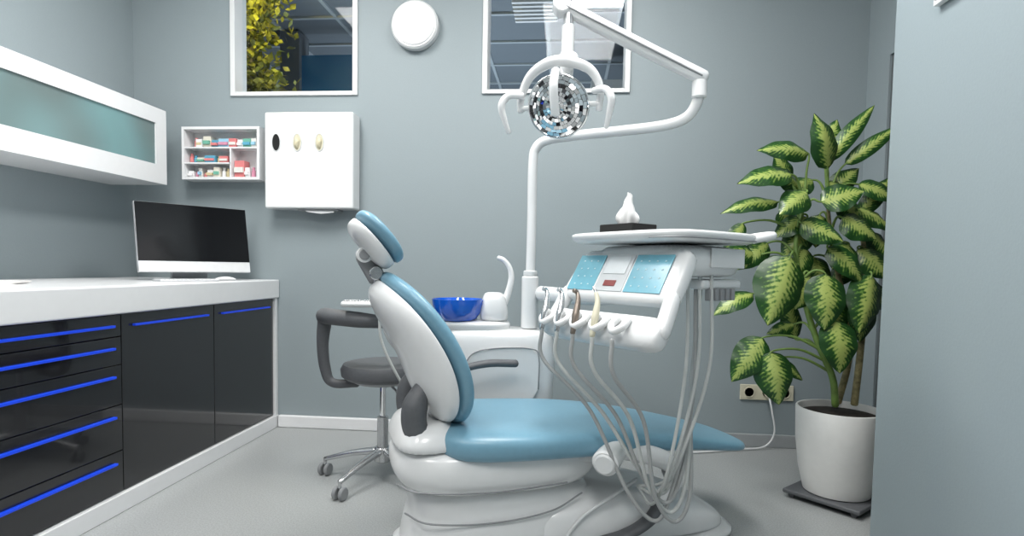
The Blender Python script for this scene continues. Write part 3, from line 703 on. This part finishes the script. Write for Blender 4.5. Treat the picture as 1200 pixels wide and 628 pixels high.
ms_ = [M_steel, M_steel, M_brass, M_cream, M_steel]
for i, u in enumerate(us):
    tube('cradle_%d' % i, [K(u-.020, .24, .03), K(u-.022, .27, .042), K(u, .288, .046), K(u+.022, .27, .042), K(u+.020, .24, .03)], .011, M_white, du)
    lean = -.010
    p0 = K(u, .310, .040); p1 = K(u+lean*.5, .255, .055); p2 = K(u+lean*1.5, .208, .062); p3 = K(u+lean*3, .182, .068)
    if i < 4:
        tube('handpiece_%d' % i, [p0, p1, p2, p3], .009, ms_[i], du, radii=[.008, .0115, .008, .006])
        if i != 3:
            cyl('handpiece_head_%d' % i, p3, p3+(p3-p2).cross(Vector((0, 1, 0))).normalized()*.016, .007, ms_[i], du, seg=16)
        else:
            tube('syringe_nozzle', [p3, K(u-.045, .165, .075)], .004, M_steel, du)
    e = K(u, .312, .038)
    j = i-2
    low = .20+.03*((i*3) % 4)
    tube('hose_%d' % i, [e, e+Vector((.01, 0, -.10)), Vector((-.18+.012*j, -j*.045-.03, .55)), Vector((-.10+.01*j, -j*.02-.07, low+.10)), Vector((-.04+.012*i, -.10-j*.01, low)), Vector((.02+.01*j, -.13-.01*j, low+.10)),
                         Vector((.045+.014*j, -.14+.012*j, .60)), Vector((.06+.020*j, -.14+.010*j, .96))], .0065, M_hose if i % 2 else M_hosed, du, n=10)
for i in range(3):
    tube('supply_hose_%d' % i, [Vector((-.02+.03*i, -.16-.02*i, .99)), Vector((-.03+.03*i, -.17-.02*i, .7)), Vector((-.07+.02*i, -.15, .40)), Vector((-.02+.02*i, -.05, .24+.03*i)), Vector((.02, .05, .26))], .0055, M_hose, du, n=10)
ir = du.M.inverted()
pa = ir @ L(.125, 2.57, .89); pb = ir @ L(.30, 2.40, .885); pcn = Vector((.05, -.03, .93))
tube('support_arm', [pa, pb, pb+(pcn-pb)*.6, pcn], .03, M_white, du, flat=1.1)

tx = Root('tissue_box', du.M @ Vector((-.01, .10, 1.1195)), du.M.to_euler().z)
box('box', (-.06, -.075, 0), (.06, .075, .034), M_gap, tx, bevel=.003)
V, F = [], []
N_ = 40
for j in range(9):
    z = .033+.0115*j; q = j/8
    for k in range(N_):
        t = 2*math.pi*k/N_
        rr = (.018+.018*math.sin(math.pi*min(1, q*1.1+.15)))*(1+.3*math.sin(3*t+q*2)+.15*math.sin(7*t-q*3))*(1-.25*q)
        V.append((rr*math.cos(t)*.7, rr*math.sin(t)*1.1, z+.018*q*math.sin(2*t+1)))
for j in range(8):
    for k in range(N_): F.append((j*N_+k, j*N_+(k+1) % N_, (j+1)*N_+(k+1) % N_, (j+1)*N_+k))
fin('tissue', V, F, mat('tissue_paper', (.75, .75, .75), .8), tx, smooth=True)

# ---------------------------------------------------------------- ceiling lights and hall fills
M_led = mat('led_panel', (1, 1, 1), 0.5, emit=(1, 0.99, 0.97), es=4.0)
def panel(name, x, y, sx, sy_, W):
    r = Root(name, (x, y, H), local=True)
    box('diffuser', (-sx/2, -sy_/2, -.012), (sx/2, sy_/2, -.002), M_led, r)
    boxes('rim', [((-sx/2-.02, -sy_/2-.02, -.016), (sx/2+.02, -sy_/2, 0)), ((-sx/2-.02, sy_/2, -.016), (sx/2+.02, sy_/2+.02, 0)), ((-sx/2-.02, -sy_/2, -.016), (-sx/2, sy_/2, 0)), ((sx/2, -sy_/2, -.016), (sx/2+.02, sy_/2, 0))], M_frame, r)
    ld = bpy.data.lights.new(name+'_lamp', 'AREA'); ld.shape = 'RECTANGLE'; ld.size = sx; ld.size_y = sy_; ld.energy = W
    ld.color = (1, 0.985, 0.96)
    o = link(bpy.data.objects.new('lamp', ld)); o.parent = r.o; o.location = (0, 0, -.02)
panel('ceiling_light', -1.5, 1.9, 0.6, 1.2, 42)
panel('ceiling_light', 0.1, 1.9, 0.6, 1.2, 44)
panel('ceiling_light', -1.5, -0.3, 0.6, 1.2, 30)
panel('ceiling_light', 0.1, -0.3, 0.6, 1.2, 30)  # extra panel behind the camera, added to brighten the dark corner
ld = bpy.data.lights.new('hall_fill', 'AREA'); ld.size = 2.0; ld.energy = 100; ld.color = (0.8, 0.9, 1.0)  # upward fill low in the hall, added to brighten it; no real fixture
o = link(bpy.data.objects.new('hall_fill', ld)); o.location = (-0.8, 5.6, 0.6); o.rotation_euler = (math.pi, 0, 0)
ld = bpy.data.lights.new('hall_plant_fill', 'POINT'); ld.shadow_soft_size = .05; ld.energy = 20; ld.color = (1.0, 0.80, 0.35)  # added yellow fill for the climbing plant, no fixture there
o = link(bpy.data.objects.new('hall_plant_fill', ld)); o.location = (-2.1, 3.75, 2.95)
ld = bpy.data.lights.new('corridor_lamp', 'POINT'); ld.shadow_soft_size = .2; ld.energy = 2
o = link(bpy.data.objects.new('corridor_lamp', ld)); o.location = (2.4, 2.8, 2.6)

w = bpy.data.worlds.new('world'); sc.world = w; w.use_nodes = True
w.node_tree.nodes['Background'].inputs[0].default_value = (0.5, 0.55, 0.6, 1)
w.node_tree.nodes['Background'].inputs[1].default_value = 0.15

# ---------------------------------------------------------------- camera
cd = bpy.data.cameras.new('camera'); cd.lens = 680/1200*36; cd.sensor_width = 36
cam = link(bpy.data.objects.new('camera', cd)); sc.camera = cam
pitch = math.radians(3.0)
cd.shift_y = 680*math.tan(pitch)/1200; cd.clip_start = 0.05
cam.matrix_world = Matrix.Translation((0, 0, 1.0)) @ Matrix.Rotation(YAW, 4, 'Z') @ Matrix.Rotation(math.pi/2-pitch, 4, 'X') @ Matrix.Rotation(math.radians(1.0), 4, 'Z')
sc.view_settings.view_transform = 'Standard'
sc.view_settings.exposure = 0.0
